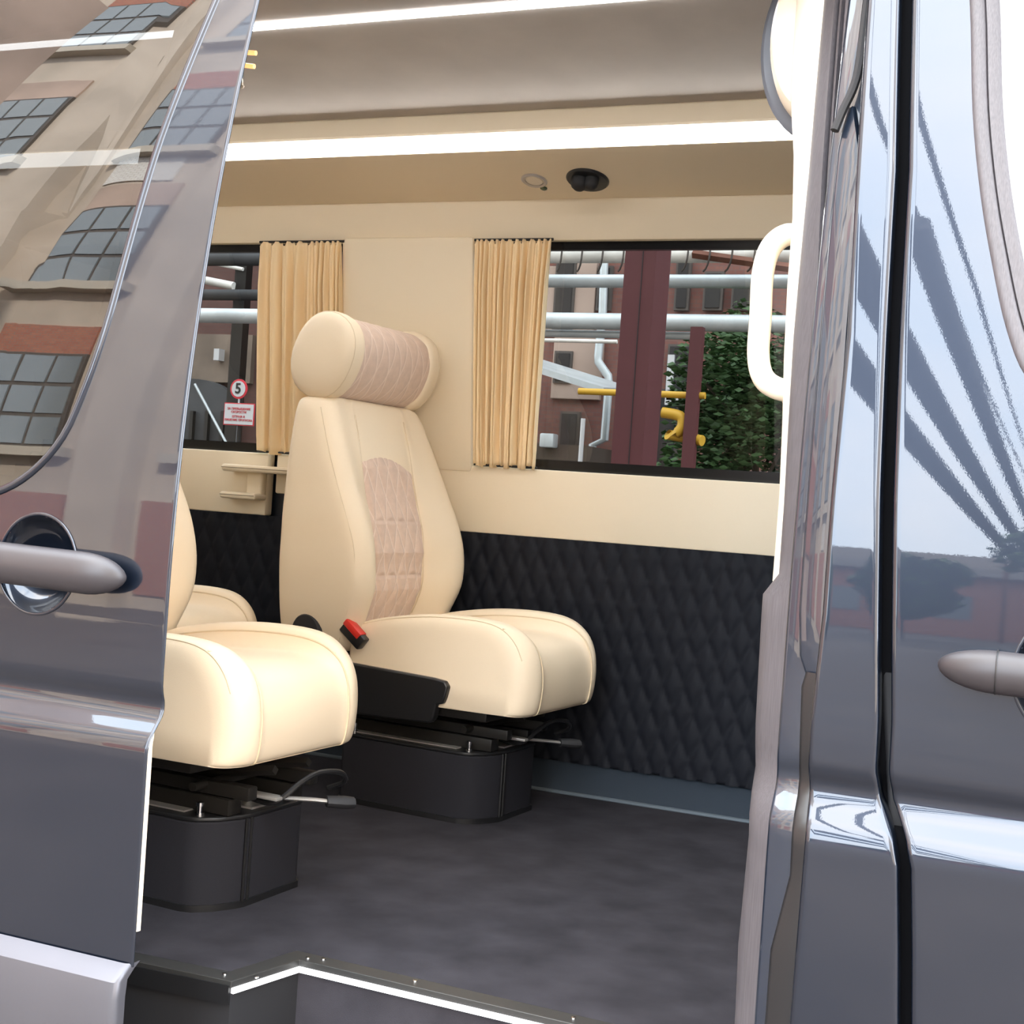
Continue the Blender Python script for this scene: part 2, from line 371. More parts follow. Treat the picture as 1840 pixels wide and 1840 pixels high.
p = oncove(977, 338); b_ = O('push_button', lathe(B(), [(.010, -.003), (.010, .002), (.007, .004), (.003, .0045)], p, cn, 20), mat('dark_chrome', (.12, .16, .11), .25, metal=.8))
tag(b_, 'tiny dark metal push button in the cove below the dome light', 'button')
p = oncove(1056, 322); sl_ = thing('spot_light', p, 'black oval reading spot light with two lobes under the cream cove', 'light')
O('base_plate', lathe(B(), [(.058, -.004), (.058, .003), (.054, .007), (.002, .008)], p, cn, 40), plas, sl_)
for s, r_ in ((-.016, .023), (.017, .019)):
    q = p+Vector((s, -.012, 0))
    O('spot_head', lathe(B(), [(r_, .0), (r_*1.02, .016), (r_*.9, .026), (r_*.55, .033), (.002, .035)], q, cn, 24), plasm, sl_)
# black bracket with two amber lenses beside the sliding door's edge
q = at(445, 100, 2.6); br = thing('amber_lamp', (q.x-.03, 2.6, 1.70), 'black bracket with two small amber lamps under the grey ceiling beside the door edge', 'lamp')
O('bracket', box(B(), q.x-.045, q.x-.012, 2.585, 2.61, 1.70, 1.868, .004), plas, br)
for (pa, pb, yy) in (((425, 93), (460, 95.5), 2.6), ((420, 115), (457, 119.5), 2.6)):
    a = at(*pa, yy); b = at(*pb, yy); O('amber_tube', tube(B(), [a, b], .0055, 12), amber, br)
a = at(433, 140, 2.6); b = at(435, 157, 2.6)
O('hook', tube(B(), crom([a+Vector((-.02, 0, .02)), a, b+Vector((.0, 0, 0)), b+Vector((.003, 0, .004))]), .003, 8), vinylp, br)
# armrest ledges on the wall behind the far seat
ar = thing('wall_armrest', (-2.4, 3.63, .74), 'cream padded double ledge armrest on the far wall behind the far seat', 'armrest')
O('upper_pad', box(B(), -2.483, -2.13, 3.585, 3.66, .842, .864, .008, 3), vinyl, ar)
O('lower_pad', box(B(), -2.486, -2.357, 3.59, 3.66, .758, .779, .007, 3), vinyl, ar)
O('back_pad', box(B(), -2.415, -2.358, 3.625, 3.66, .77, .85, .008, 3), vinyl, ar)
bm = B(); tube(bm, [(-2.481, 3.584, .854), (-2.14, 3.584, .854)], .0012, 6); tube(bm, [(-2.484, 3.589, .770), (-2.36, 3.589, .770)], .0012, 6); O('seam', bm, mat('dark_seam', (.35, .27, .18), .8), ar)
# ------------------------------------------------------------------ seats
def sloft(bm, rings, nu=4, nv=4):
    rr = [crom(r, nu, True) for r in rings]; n = len(rr[0])
    cols = [crom([r[i] for r in rr], nv) for i in range(n)]
    loft(bm, [[c[j] for c in cols] for j in range(len(cols[0]))])
def bx(z): return lerp(z, [.38, .46, .55, .65, .73, .81, .90, .98, 1.05], [-.53, -.497, -.460, -.458, -.485, -.523, -.563, -.598, -.628])
def bhw(z): return lerp(z, [.38, .47, .6, .75, .9, 1.0, 1.05], [.225, .257, .274, .275, .264, .248, .238])
def bdep(z): return lerp(z, [.38, .5, .62, .8, .92, 1.05], [.055, .07, .075, .05, .022, .004])
def make_seat():
    s = thing('captain_seat', (0, 0, 0), '', 'seat', 'cream leather seats')
    K = dict(parent=s, world=False)
    # cushion
    bol = [(-.53, .34), (-.525, .300), (-.51, .290), (-.3, .288), (-.05, .290), (-.018, .2925), (-.006, .303), (.001, .335), (.003, .38), (-.004, .43), (-.028, .474), (-.080, .506), (-.16, .518), (-.28, .516), (-.40, .50), (-.5, .475), (-.53, .44)]
    cen = [(-.53, .34), (-.525, .300), (-.51, .290), (-.3, .288), (-.05, .290), (-.022, .2925), (-.011, .303), (-.006, .335), (-.006, .37), (-.014, .41), (-.038, .447), (-.085, .466), (-.16, .469), (-.28, .460), (-.40, .445), (-.5, .43), (-.53, .41)]
    def prof(b, ins):
        P = [Vector((a[0]*b+c[0]*(1-b), a[1]*b+c[1]*(1-b))) for a, c in zip(bol, cen)]; out = []
        for i, p in enumerate(P):
            t = (P[(i+1) % len(P)]-P[i-1]).normalized(); nrm = Vector((t.y, -t.x)); k = lerp(p.y, [.30, .33, .40, .47], [.05, .35, .55, 1])
            out.append(p-nrm*ins*k)
        return out
    bm = B(); rings = []
    sec = [(.2165, 1, .050), (.2155, 1, .034), (.212, 1, .018), (.204, 1, .006), (.192, 1, .001), (.172, 1, 0), (.156, .93, 0), (.1445, .74, .0035), (.134, .30, .001), (.118, .05, 0), (.07, 0, 0)]
    full = [(-y, b, i) for y, b, i in sec]+[(0, 0, -.002)]+[(y, b, i) for y, b, i in reversed(sec)]
    def rec(y, x): return lerp(abs(y), [.135, .156, .172, .192, .204, .212, .2165], [0, .001, .004, .013, .022, .032, .042])*lerp(x, [-.16, -.03], [0, 1])
    for y, b, i in full: rings.append([(p.x-rec(y, p.x), y, p.y) for p in prof(b, i)])
    sloft(bm, rings, 4, 3); c = O('cushion', bm, leather, smooth=180, **K)
    bm = B()
    for sgn in (-1, 1):
        pr = prof(.74, .0020)[4:16]
        tube(bm, [(p.x, sgn*.1445, p.y) for p in crom([Vector((p.x, p.y, 0)) for p in pr], 5)], .0021, 6)
        pr = prof(1, .0055)
        tube(bm, [(p.x-rec(.2045, p.x), sgn*.2045, p.y) for p in crom([Vector((p.x, p.y, 0)) for p in pr[9:16]], 5)], .0012, 6)
        pa, pb = prof(.74, .002)[10], prof(1, .006)[11]; pm = prof(1, -.0005)[11]
        tube(bm, crom([(pa.x-.01, sgn*.1445, pa.y+.008), (pm.x+.019, sgn*.170, pm.y-.014), (pb.x-.008, sgn*.203, pb.y)], 5), .0016, 6)
    O('cushion_piping', bm, stitch, parent=c, world=False)
    # backrest
    def ys_(z): return lerp(z, [.4, .6, .8, 1.0], [.124, .134, .128, .120])
    def sect(z, ins=0, zz=None):
        h, xb, d, q = bhw(z), bx(z), bdep(z), ys_(z)
        half = [(-.740, .0), (-.740, h*.5), (-.738, h-.045), (-.730, h-.016), (-.710, h-.003), (-.71+(xb+.668)*.33, h+.001), (-.71+(xb+.668)*.7, h+.003), (xb-.042, h), (xb-.020, h-.010), (xb-.002, h-.034), (xb-.004, h-.062), (xb-d*.30-.008, (h-.06+q)/2), (xb-d*.80, q+.007), (xb-d*1.02, q-.004), (xb-d, q-.03), (xb-d, q*.4), (xb-d, 0)]
        loop = half+[(x, -y) for x, y in reversed(half[1:-1])]
        cx = (xb-d-.75)/2
        return [(cx+(x-cx)*(1-ins), y*(1-ins*.75), z if zz is None else zz) for x, y in loop]
    bm = B(); rings = [sect(.40, .3, .39), sect(.40, .06)]+[sect(z) for z in (.44, .50, .56, .62, .68, .74, .80, .86, .92, .97, 1.005)]+[sect(1.03, .012, 1.026), sect(1.04, .05, 1.040), sect(1.045, .16, 1.049), sect(1.05, .4, 1.053), sect(1.05, .8, 1.054)]
    sloft(bm, rings, 3, 3); bk = O('backrest', bm, leather, smooth=180, **K)
    bm = B()
    for sgn in (-1, 1):
        tube(bm, crom([(bx(z)-.0300, sgn*(bhw(z)-.0045), z) for z in (.42, .50, .58, .66, .74, .82, .90, .97, 1.02)], 4), .0013, 6)
        tube(bm, crom([(bx(z)-bdep(z)*.98+.001, sgn*(ys_(z)), z) for z in (.48, .55, .62, .70, .78, .86, .94, 1.01)], 4), .0016, 6)
    O('backrest_piping', bm, stitch, parent=bk, world=False)
    # quilted insert
    bm = B(); nu, nv = 110, 250; g = []; uvd = {}
    for i in range(nu+1):
        u = -1+2*i/nu; col_ = []
        for j in range(nv+1):
            v = j/nv; z0_, z1_ = .43, .905-.030*u*u-.010*u
            z = z0_+(z1_-z0_)*v; hw_ = ys_(z)-.003; y = u*hw_
            x = bx(z)-bdep(z)+.0045
            edge = min(1, (1-abs(u))*9, (1-v)*20)
            q_ = quilt(y+.004, z, .052, .145, .30)
            sg = min(1, min(abs(z-.735), abs(z-.590))/.010)**.6
            col_.append(bm.verts.new((x-.005*(1-edge)+.0055*q_*sg*edge, y, z))); uvd[col_[-1]] = ((y+.004)/.052+z/.145, (y+.004)/.052-z/.145)
        g.append(col_)
    for i in range(nu):
        for j in range(nv): bm.faces.new((g[i][j], g[i+1][j], g[i+1][j+1], g[i][j+1]))
    set_uv(bm, uvd)
    O('quilted_insert', bm, suede, parent=bk, world=False, smooth=80, label='pinkish beige quilted suede insert')
    # headrest : quilted roll with two padded end wings
    def oval(y, k, nn=28, ax=.094, az=.114, cx=-.668, cz=1.158):
        out = []
        for i in range(nn):
            a = 2*math.pi*i/nn; ca, sa = math.cos(a), math.sin(a)
            x = ax*k*math.copysign(abs(ca)**.9, ca); z = az*k*math.copysign(abs(sa)**.9, sa)
            ti = R(-22); out.append((cx+x*math.cos(ti)-z*math.sin(ti), y, cz+x*math.sin(ti)+z*math.cos(ti)))
        return out
    bm = B(); rings = []; ny = 120; uvl = []
    for j in range(ny+1):
        y = -.18+.36*j/ny; r0 = oval(y, .93, 112); rr = []
        for i, p in enumerate(r0):
            a = ((i+56) % 112)/112
            q_ = quilt(y, a*.66, .058, .22, .28); k = .935+.024*q_; uvl.append((y/.058+a*3, y/.058-a*3)); cx, cz = -.668, 1.158
            rr.append((cx+(p[0]-cx)*k/.93, y, cz+(p[2]-cz)*k/.93))
        rings.append(rr)
    vr = loft(bm, rings); set_uv(bm, {v: uvl[k] for k, v in enumerate(v for r in vr for v in r)}); hr = O('headrest', bm, suede, smooth=80, label='quilted suede headrest roll', **K)
    for sgn in (-1, 1):
        bm = B(); loft(bm, [oval(sgn*y, k) for y, k in ((.164, .90), (.167, .985), (.173, 1.02), (.186, 1.035), (.202, 1.03), (.216, 1.0), (.227, .93), (.234, .82), (.240, .55), (.242, .2))])
        O('headrest_wing', bm, leather, parent=hr, world=False, smooth=180, label='smooth padded end of the headrest')
        bm = B(); tube(bm, oval(sgn*.214, 1.007), .0012, 6, closed=True); O('headrest_seam', bm, stitch, parent=hr, world=False)
    for sgn in (-1, 1):
        O('headrest_post', cyl(B(), (-.665, sgn*.07, 1.02), (-.655, sgn*.07, 1.08), .007, n=12), steel, parent=hr, world=False)
    # pan, cover, knob, buckle
    O('seat_pan', box(B(), -.50, -.13, -.18, .18, .262, .290, .006), blackm, **K)
    bm = B(); prism(bm, [(-.62, .24), (-.62, .375), (-.26, .362), (-.226, .358), (-.216, .345), (-.222, .318), (-.228, .302), (-.246, .298), (-.252, .262), (-.262, .250)], 'y', -.232, -.205)
    O('side_cover', bm, plas, bevel=.004, label='black plastic side cover', **K)
    bm = B(); prism(bm, [(-.75, .36), (-.75, .44), (-.70, .49), (-.60, .49), (-.55, .44), (-.55, .36)], 'y', -.222, .222); O('recliner_hinge', bm, plas, bevel=.012, **K)
    O('recline_knob', lathe(B(), [(.046, 0), (.047, .03), (.04, .042), (.01, .044)], (-.632, -.222, .442), (0, -1, 0), 28), plasm, **K)
    mr = Matrix.Translation((-.497, -.242, .452)) @ Matrix.Rotation(R(-52), 4, 'Y')
    bm = B(); box(bm, -.020, .016, -.014, .014, -.045, .030, .005); bmesh.ops.transform(bm, matrix=mr, verts=bm.verts); bk_ = O('buckle', bm, plas, **K)
    bm = B(); box(bm, .000, .0185, -.0155, .0155, -.028, .0315, .004); bmesh.ops.transform(bm, matrix=mr, verts=bm.verts)
    O('release_button', bm, red, parent=bk_, world=False, label='red buckle release button')
    # pedestal box
    hy = .165
    def oct_(k, x0=-.60, x1=-.145):
        return [(x0-k, -hy+.06), (x0+.03, -hy-k), (x1-.075, -hy-k), (x1-.050, -hy+.008-k), (x1-.022, -hy+.038-k), (x1-.006+k, -hy+.075), (x1+k, -hy+.095), (x1+k, hy-.06), (x1-.05, hy+k), (x0+.03, hy+k), (x0-k, hy-.06)]
    bm = B(); prism(bm, oct_(0), 'z', .0, .172); ped = O('pedestal', bm, boxvin, bevel=.006, **K)
    bm = B(); prism(bm, oct_(.004), 'z', .0, .013); O('base_strip', bm, plas, parent=ped, world=False)
    bm = B()
    for dy in (-.0075, .0075): tube(bm, [(-.1435, -hy+.098+dy, .012), (-.1435, -hy+.098+dy, .172)], .0034, 8)
    O('pedestal_piping', bm, plas, parent=ped, world=False)
    bm = B(); prism(bm, oct_(.002), 'z', .170, .179); O('top_plate', bm, plas, bevel=.003, **K)
    bm = B(); box(bm, -.56, -.24, -.145, -.07, .1795, .1825); box(bm, -.42, -.16, -.04, .06, .1795, .1835); O('zinc_tray', bm, zinc, **K)
    for sgn in (-1, 1):
        bm = B(); box(bm, -.60, -.155, sgn*.10-.02, sgn*.10+.02, .180, .212, .003); box(bm, -.62, -.115, sgn*.10-.014, sgn*.10+.014, .214, .240, .003); O('slide_rail', bm, blackm, **K)
        O('link_arm', tube(B(), [(-.48, sgn*.13, .235), (-.30, sgn*.13, .268)], .012, 4), blackm, **K)
        O('link_arm', tube(B(), [(-.30, sgn*.055, .236), (-.10, sgn*.055, .268)], .010, 4), blackm, **K)
    O('cross_tube', cyl(B(), (-.22, -.15, .232), (-.22, .15, .232), .009, n=12), blackm, **K)
    bm = B(); box(bm, -.30, -.10, -.045, -.015, .205, .212, .002); tube(bm, [(-.12, -.03, .209), (-.06, .03, .203), (-.035, .055, .199)], .010, 6, sq=.4)
    lv = O('lever', bm, zinc, **K)
    O('lever_grip', tube(B(), [(-.045, .045, .200), (-.02, .070, .198), (-.008, .085, .197)], lambda t: .020-.006*abs(t-.5), 12, sq=.65), plasm, parent=lv, world=False)
    O('cable', tube(B(), crom([(-.30, .02, .20), (-.18, -.02, .196), (-.115, -.03, .20), (-.085, .01, .236), (-.07, .05, .252), (-.055, .10, .248), (-.06, .13, .225), (-.10, .13, .205)], 6), .0055, 8), plas, **K)
    for xx, yy in ((-.205, -.142), (-.55, -.142), (-.165, .09), (-.26, -.012), (-.215, .02)):
        bm = B(); lathe(bm, [(.009, .178), (.009, .184), (.0055, .185), (.0055, .196), (.008, .197), (.008, .204), (.004, .205)], (xx, yy, 0), n=12); O('bolt', bm, steel, **K)
    return s
seat = make_seat()
seat.location = (-1.372, 2.325, 0); seat.rotation_euler = (0, 0, R(-4)); seat['label'] = 'nearest cream leather seat, its cushion jutting out from behind the open sliding door'
far_seat = dup(seat, (-1.187, 3.28, 0), R(-5), 'cream leather seat with quilted back and roll headrest standing by the far wall')
rear_seat = dup(seat, (-2.055, 3.00, 0), R(-4), 'cream seat cushion of the rear row, half hidden behind the nearest seat backrest')
for ch in seat.children:                               # the nearest backrest stands a little further back
    if ch.name.split('.')[0] in ('backrest', 'headrest', 'recliner_hinge', 'recline_knob'): ch.location.x -= .036
for st_, dx in ((seat, .072), (far_seat, .012)):        # the seats slide on their rails, so each pedestal sits at its own offset
    for ch in st_.children:
        if ch.name.split('.')[0] in ('pedestal', 'top_plate', 'zinc_tray', 'bolt', 'slide_rail', 'lever', 'cable', 'cross_tube', 'link_arm'): ch.location.x += dx
# ------------------------------------------------------------------ body side profile (bulges out at the swage, leans in towards the roof)
def t_(z):
    if z > .6: return .026+.14*(z-.6)**2
    return lerp(z, [-1, .412, .422, .432, .462, .470, .478, .486, .497, .508, .53, .6], [0, 0, .0012, .005, .0285, .0318, .0324, .0315, .0278, .0257, .0252, .026])
ZS = sorted(set([-.34+.04*i for i in range(19)]+[.40, .412, .417, .422, .427, .432, .442, .452, .462, .466, .470, .474, .478, .482, .486, .490, .494, .497, .502, .508, .515, .53]+[.56+.02*i for i in range(66)]))
def side_grid(x0f, x1f, Y0, zs, nx=24, holes=(), rnd=.006, flange=.03, extra_x=()):
    """outer skin between two edge curves, rounded edges folded inwards, cells inside the holes left out"""
    bm = B(); rows = []
    for z in zs:
        a, b = x0f(z), x1f(z); xs = []
        for d in (0, .0006, .002, .0042, .007): xs.append((a+d, rnd-math.sqrt(max(0, rnd*rnd-(rnd-min(d, rnd))**2))))
        ex = [a+.012+(b-a-.024)*i/nx for i in range(nx+1)]+[e for e in extra_x if a+.012 < e < b-.012]
        for x in sorted(ex): xs.append((x, 0))
        for d in (.007, .0042, .002, .0006, 0): xs.append((b-d, rnd-math.sqrt(max(0, rnd*rnd-(rnd-min(d, rnd))**2))))
        y = Y0+t_(z)
        row = [bm.verts.new((xs[0][0], y+flange, z))]+[bm.verts.new((x, y+o, z)) for x, o in xs]+[bm.verts.new((xs[-1][0], y+flange, z))]
        rows.append(row)
    for r0, r1 in zip(rows, rows[1:]):
        for i in range(len(r0)-1):
            c = (r0[i].co+r1[i+1].co)/2
            if any(h((c.x, c.z)) for h in holes): continue
            bm.faces.new((r0[i], r0[i+1], r1[i+1], r1[i]))
    loose = [v for v in bm.verts if not v.link_faces]; bmesh.ops.delete(bm, geom=loose, context='VERTS')
    return bm
def skin(poly, Y0, off, ks=(1, .985, .95, .88, .75, .55, .3, .1)):
    cx = sum(p[0] for p in poly)/len(poly); cz = sum(p[1] for p in poly)/len(poly); bm = B()
    loft(bm, [[(cx+(x-cx)*k, Y0+t_(cz+(z-cz)*k)+off, cz+(z-cz)*k) for x, z in poly] for k in ks], cap0=False)
    return bm
def rim(poly, Y0, off, r, sq=None):
    return tube(B(), [(x, Y0+t_(z)+off, z) for x, z in poly], r, 10, closed=True, sq=sq)
def c2(pts, n=6, closed=False): return [(p.x, p.y) for p in crom([Vector((a, b, 0)) for a, b in pts], n, closed)]
# ---- sliding door, slid back along the body
YD = 1.65
dz = [z for z in ZS if z > .09]+[1.88]
gl_r = [(-1.285, 1.72), (-1.318, 1.566), (-1.341, 1.455), (-1.364, 1.337), (-1.379, 1.228), (-1.391, 1.132), (-1.405, 1.036), (-1.426, .949), (-1.459, .866), (-1.512, .808), (-1.58, .772), (-1.68, .752)]
gpoly = c2(gl_r, 4)+[(-1.9, .745), (-2.1, .745), (-2.18, .79), (-2.22, .95), (-2.22, 1.2), (-2.20, 1.5), (-2.17, 1.66), (-2.10, 1.735), (-1.9, 1.755), (-1.6, 1.755), (-1.36, 1.755)]
def off_poly(poly, d):
    out = []
    for i, p in enumerate(poly):
        q0, q1 = poly[i-1], poly[(i+1) % len(poly)]; tx, tz = q1[0]-q0[0], q1[1]-q0[1]; L = math.hypot(tx, tz) or 1; out.append((p[0]-tz/L*d, p[1]+tx/L*d))
    return out
gholed = off_poly(gpoly, -.02)
if not inside(gholed[len(gl_r)*2], gpoly): gholed = off_poly(gpoly, .02)
hc = (-1.485, .668); ha, hb = .074, .075
sd = thing('sliding_door', (-1.75, 1.68, -.30), 'open dark blue sliding door at the left with tinted glass and grey handle', 'door')
ex = [hc[0]-.085+.0035*i for i in range(50)]
dzz = sorted(set(dz+[hc[1]-.085+.0035*i for i in range(50)]))
bm = side_grid(lambda z: -2.4, lambda z: -1.238, YD, dzz, 30, holes=(lambda p: inside(p, gholed), lambda p: ((p[0]-hc[0])/ha)**2+((p[1]-hc[1])/hb)**2 < 1), extra_x=ex, flange=.003, rnd=.0032)
O('door_panel', bm, paint, sd, smooth=50)
O('door_glass', skin([(x, z) for x, z in gpoly], YD, -.001), tintd, sd, smooth=180)
O('window_edge', rim(gpoly, YD, .003, .0075), paint, sd, smooth=180)
bm = B()
prof_ = [(1.06, -.001), (1.02, -.003), (.985, .0), (.93, .012), (.8, .027), (.6, .038), (.3, .044), (.02, .046)]
loft(bm, [[(hc[0]+ha*k*math.cos(a), YD+t_(hc[1]+hb*k*math.sin(a))+o, hc[1]+hb*k*math.sin(a)) for a in [2*math.pi*i/48 for i in range(48)]] for k, o in prof_], cap0=False)
O('handle_cup', bm, paint, sd, smooth=180)
def grip(x0, x1, z0, z1, Y0, r, out, taper0, taper1, sq=1.0):
    n = 28; rings = []
    for i in range(n+1):
        u = i/n; x = x0+(x1-x0)*(.5-.5*math.cos(math.pi*u)); z = z0+(z1-z0)*u
        k = 1.0
        e = (x-x0)/(x1-x0)
        if taper0: k = min(k, math.sqrt(max(.0, 1-(1-min(1, e/taper0))**2)))
        if taper1: k = min(k, math.sqrt(max(.0, 1-(1-min(1, (1-e)/taper1))**2)))
        k = max(k, .04); kk = k
        rings.append([(x, Y0+t_(.66)-out*(.55+.45*k)+r*.75*kk*math.cos(a), z+r*kk*math.sin(a)*sq) for a in [2*math.pi*j/20 for j in range(20)]])
    bm = B(); loft(bm, rings); return bm
O('door_handle', grip(-1.72, -1.303, .672, .662, YD, .0315, .028, .12, .16), handm, sd, smooth=180)
bm = side_grid(lambda z: -2.4, lambda z: -1.240, YD-.034, [-.38, -.30, -.2, -.1, 0, .06, .085, .097, .105], 20, rnd=.012, flange=.024)
for v in bm.verts:
    if v.co.z > .08: v.co.y += .034*((v.co.z-.08)/.025)**1.5*.9
    elif v.co.z < -.05: v.co.y += (-.05-v.co.z)*.12
O('lower_cladding', bm, clad, sd, smooth=40, label='silver grey lower cladding strip')
bm = side_grid(lambda z: -1.34, lambda z: -1.238*(1+.03/(1.65+t_(z)))+lerp(z, [.40, .43, .445], [.0026, .0014, -.008]), YD+.03, [z for z in dz if z > .12], 4, flange=.01); O('inner_trim', bm, vinyl, sd, smooth=50)
bm = side_grid(lambda z: -2.35, lambda z: -1.32, YD+.05, [z for z in dz if .12 < z < .72], 4, flange=.02); O('door_card', bm, vinyl, sd, smooth=50)
# ---- rear body side behind the sliding door
rw = [(-1.50, 1.66), (-1.50, .80), (-3.3, .80), (-3.3, 1.66)]
bm = side_grid(lambda z: XR, lambda z: -1.42, 1.77, [z for z in ZS], 40, holes=(lambda p: inside(p, rw),))
wn = struct('wall_near_rear', bm, paintd, smooth=50)
bm = B(); loft(bm, [[(x, 1.80+t_(z), z) for z in (.78, 1.0, 1.2, 1.4, 1.68)] for x in (-3.32, -1.49)], closed=False)
w3 = struct('window_3', bm, tint, smooth=0)
struct('wall_near_rail', side_grid(lambda z: -1.45, lambda z: -.2, 1.77, [z for z in ZS if 1.66 < z]+[1.92], 10), paintd, smooth=50)
# ---- front passenger door with its window
YB = 1.75
def gapx(z): return lerp(z, [-.4, .18, .30, .40, .435, .475, .51, .57, .70, .85, 1.06, 1.28, 1.52, 1.9], [-.160, -.168, -.176, -.184, -.193, -.214, -.221, -.222, -.231, -.2405, -.250, -.258, -.2765, -.30])
fd = thing('front_door', (.3, 1.78, -.30), 'dark blue front passenger door at the right edge, closed, reflecting sky', 'door')
fz = [z for z in ZS if z > -.36]
fl = [(-.232, 1.80), (-.213, 1.66), (-.187, 1.512), (-.170, 1.356), (-.151, 1.243), (-.129, 1.149), (-.107, 1.071), (-.08, 1.012), (-.03, .96), (.04, .935), (.2, .925), (.6, .925), (.80, .94), (.80, 1.1), (.6, 1.5), (.42, 1.80), (.2, 1.84), (-.15, 1.84)]
fpoly = c2(fl, 4, True)
hc2 = (.0, .652)
cx_ = sum(p[0] for p in fpoly)/len(fpoly); cz_ = sum(p[1] for p in fpoly)/len(fpoly)
s_ = 1 if (off_poly(fpoly, .01)[len(fpoly)//9][0]-fpoly[len(fpoly)//9][0]) > 0 else -1
inn = off_poly(fpoly, s_*.031)
hol = off_poly(fpoly, s_*.008)
bm = side_grid(lambda z: gapx(z)+.0045+.0055, lambda z: .94, YB, sorted(set(fz+[hc2[1]-.085+.005*i for i in range(35)])), 150, holes=(lambda p: inside(p, hol), lambda p: ((p[0]-hc2[0])/.072)**2+((p[1]-hc2[1])/.078)**2 < 1), extra_x=[hc2[0]-.08+.005*i for i in range(33)])
O('door_panel', bm, paint, fd, smooth=50)
bm = B(); loft(bm, [[(x, YB+t_(z)+o, z) for x, z in off_poly(fpoly, s_*k)] for k, o in ((-.006, .004), (-.004, -.002), (.0, -.004), (.005, -.004), (.013, -.002), (.0145, .0035), (.016, -.001), (.028, -.001), (.034, .006))], cap0=False, cap1=False)
O('window_seal', bm, rubbl, fd, smooth=60)
O('door_glass', skin(inn, YB, .004), tintf, fd, smooth=180)
bm = B(); loft(bm, [[(hc2[0]+.072*k*math.cos(a), YB+t_(hc2[1]+.078*k*math.sin(a))+o, hc2[1]+.078*k*math.sin(a)) for a in [2*math.pi*i/48 for i in range(48)]] for k, o in prof_], cap0=False)
O('handle_cup', bm, paint, fd, smooth=180)
h_ = O('door_handle', grip(-.160, .16, .653, .645, YB, .0262, .024, .22, .2), handm, fd, smooth=180)
bm = B(); tube(bm, [(-.091, YB+t_(.65)-.024+.0200*math.cos(a), .651+.0265*math.sin(a)) for a in [2*math.pi*i/24 for i in range(24)]], .0010, 6, closed=True); O('handle_joint', bm, plas, h_)
bm = side_grid(lambda z: gapx(z)-.02, lambda z: .93, YB+.05, [-.36, 0, .4, .8, .9], 6, flange=.02); O('door_card', bm, plasm, fd, smooth=50)
# ---- pillar between the doors
def prear(z): return lerp(z, [-.4, .18, .42, .5, .56, .70, .85, 1.06, 1.28, 1.52, 1.9], [-.306, -.307, -.304, -.311, -.312, -.307, -.308, -.306, -.315, -.325, -.34])
pl = thing('door_pillar', (-.27, 1.78, -.32), 'dark blue body pillar between the door opening and the front door, with rubber seal', 'pillar')
pz = [z for z in ZS if z > -.36]
O('pillar_panel', side_grid(prear, lambda z: gapx(z)-.0045, YB, pz, 8, rnd=.006), paint, pl, smooth=50)
def strip(xa, xb, off0, off1, zs, m, name, rnd=.004, flange=.02, **kw):
    bm = B(); rows = []
    for z in zs:
        a, b = xa(z), xb(z); y = YB+t_(z)
        rows.append([(a, y+off0+flange+.03, z), (a, y+off0+rnd, z), (a+rnd, y+off0, z), (b-rnd, y+off1, z), (b, y+off1+rnd, z), (b, y+off1+flange, z)])
    loft(bm, rows, closed=False); return O(name, bm, m, pl, smooth=50, **kw)
zz = [z for z in pz]
strip(lambda z: -.36, lambda z: prear(z)+.05, .045, .045, zz, paintd, 'jamb', flange=.03)
strip(lambda z: gapx(z)-.03, lambda z: gapx(z)+.03, .042, .042, zz, mat('gap_black', (.003, .003, .004), .8, spec=.1), 'gap_channel')
cz = [.60+.02*i for i in range(40)]
strip(lambda z: lerp(z, [.6, .64, .70, 1.33, 1.38], [-.322, -.338, -.343, -.349, -.340]), lambda z: lerp(z, [.6, .66, 1.30, 1.38], [-.305, -.300, -.312, -.330]), .034, .030, cz, paintd, 'jamb_strip')
strip(lambda z: lerp(z, [-.34, .26, .31, .36, .5, .6, .63], [-.346, -.343, -.334, -.325, -.328, -.332, -.325]), lambda z: prear(z)+.004, .030, .026, [-.34+.02*i for i in range(49)], plas, 'weatherstrip')
bm = B(); tube(bm, crom([(x, YB+t_(z)+.028, z) for x, z in ((-.3535, 1.345), (-.346, 1.372), (-.335, 1.405), (-.3305, 1.44), (-.330, 1.52), (-.331, 1.60), (-.334, 1.72))], 6), .0062, 8); O('weatherstrip', bm, plasm, pl)
def sx(z): return lerp(z, [-.3, .12, .23, .38, .53, .69, .725, .735, .84, 1.07, 1.32, 1.58, 1.8], [-.404, -.403, -.406, -.402, -.409, -.412, -.412, -.392, -.393, -.401, -.404, -.412, -.42])
bm = B(); rows = []
for z in [-.34+.03*i for i in range(74)]:
    y = YB+t_(z); a = sx(z); b = lerp(z, [-.3, .15, .4, .7, .85, 1.07, 1.3, 1.56], [-.352, -.352, -.353, -.353, -.358, -.357, -.371, -.382])
    rows.append([(a, y+.17, z), (a, y+.13, z), (a+.004, y+.115, z), (a+(b-a)*.35, y+.098, z), (a+(b-a)*.7, y+.088, z), (b-.004, y+.080, z), (b, y+.084, z), (b+.0015, y+.090, z), (b+.004, y+.076, z), (b+.008, y+.070, z), (b+.011, y+.078, z), (b+.014, y+.068, z), (b+.018, y+.066, z), (b+.02, y+.09, z)])
loft(bm, rows, closed=False); O('door_seal', bm, rubbl, pl, smooth=40, label='grey black rubber door seal')
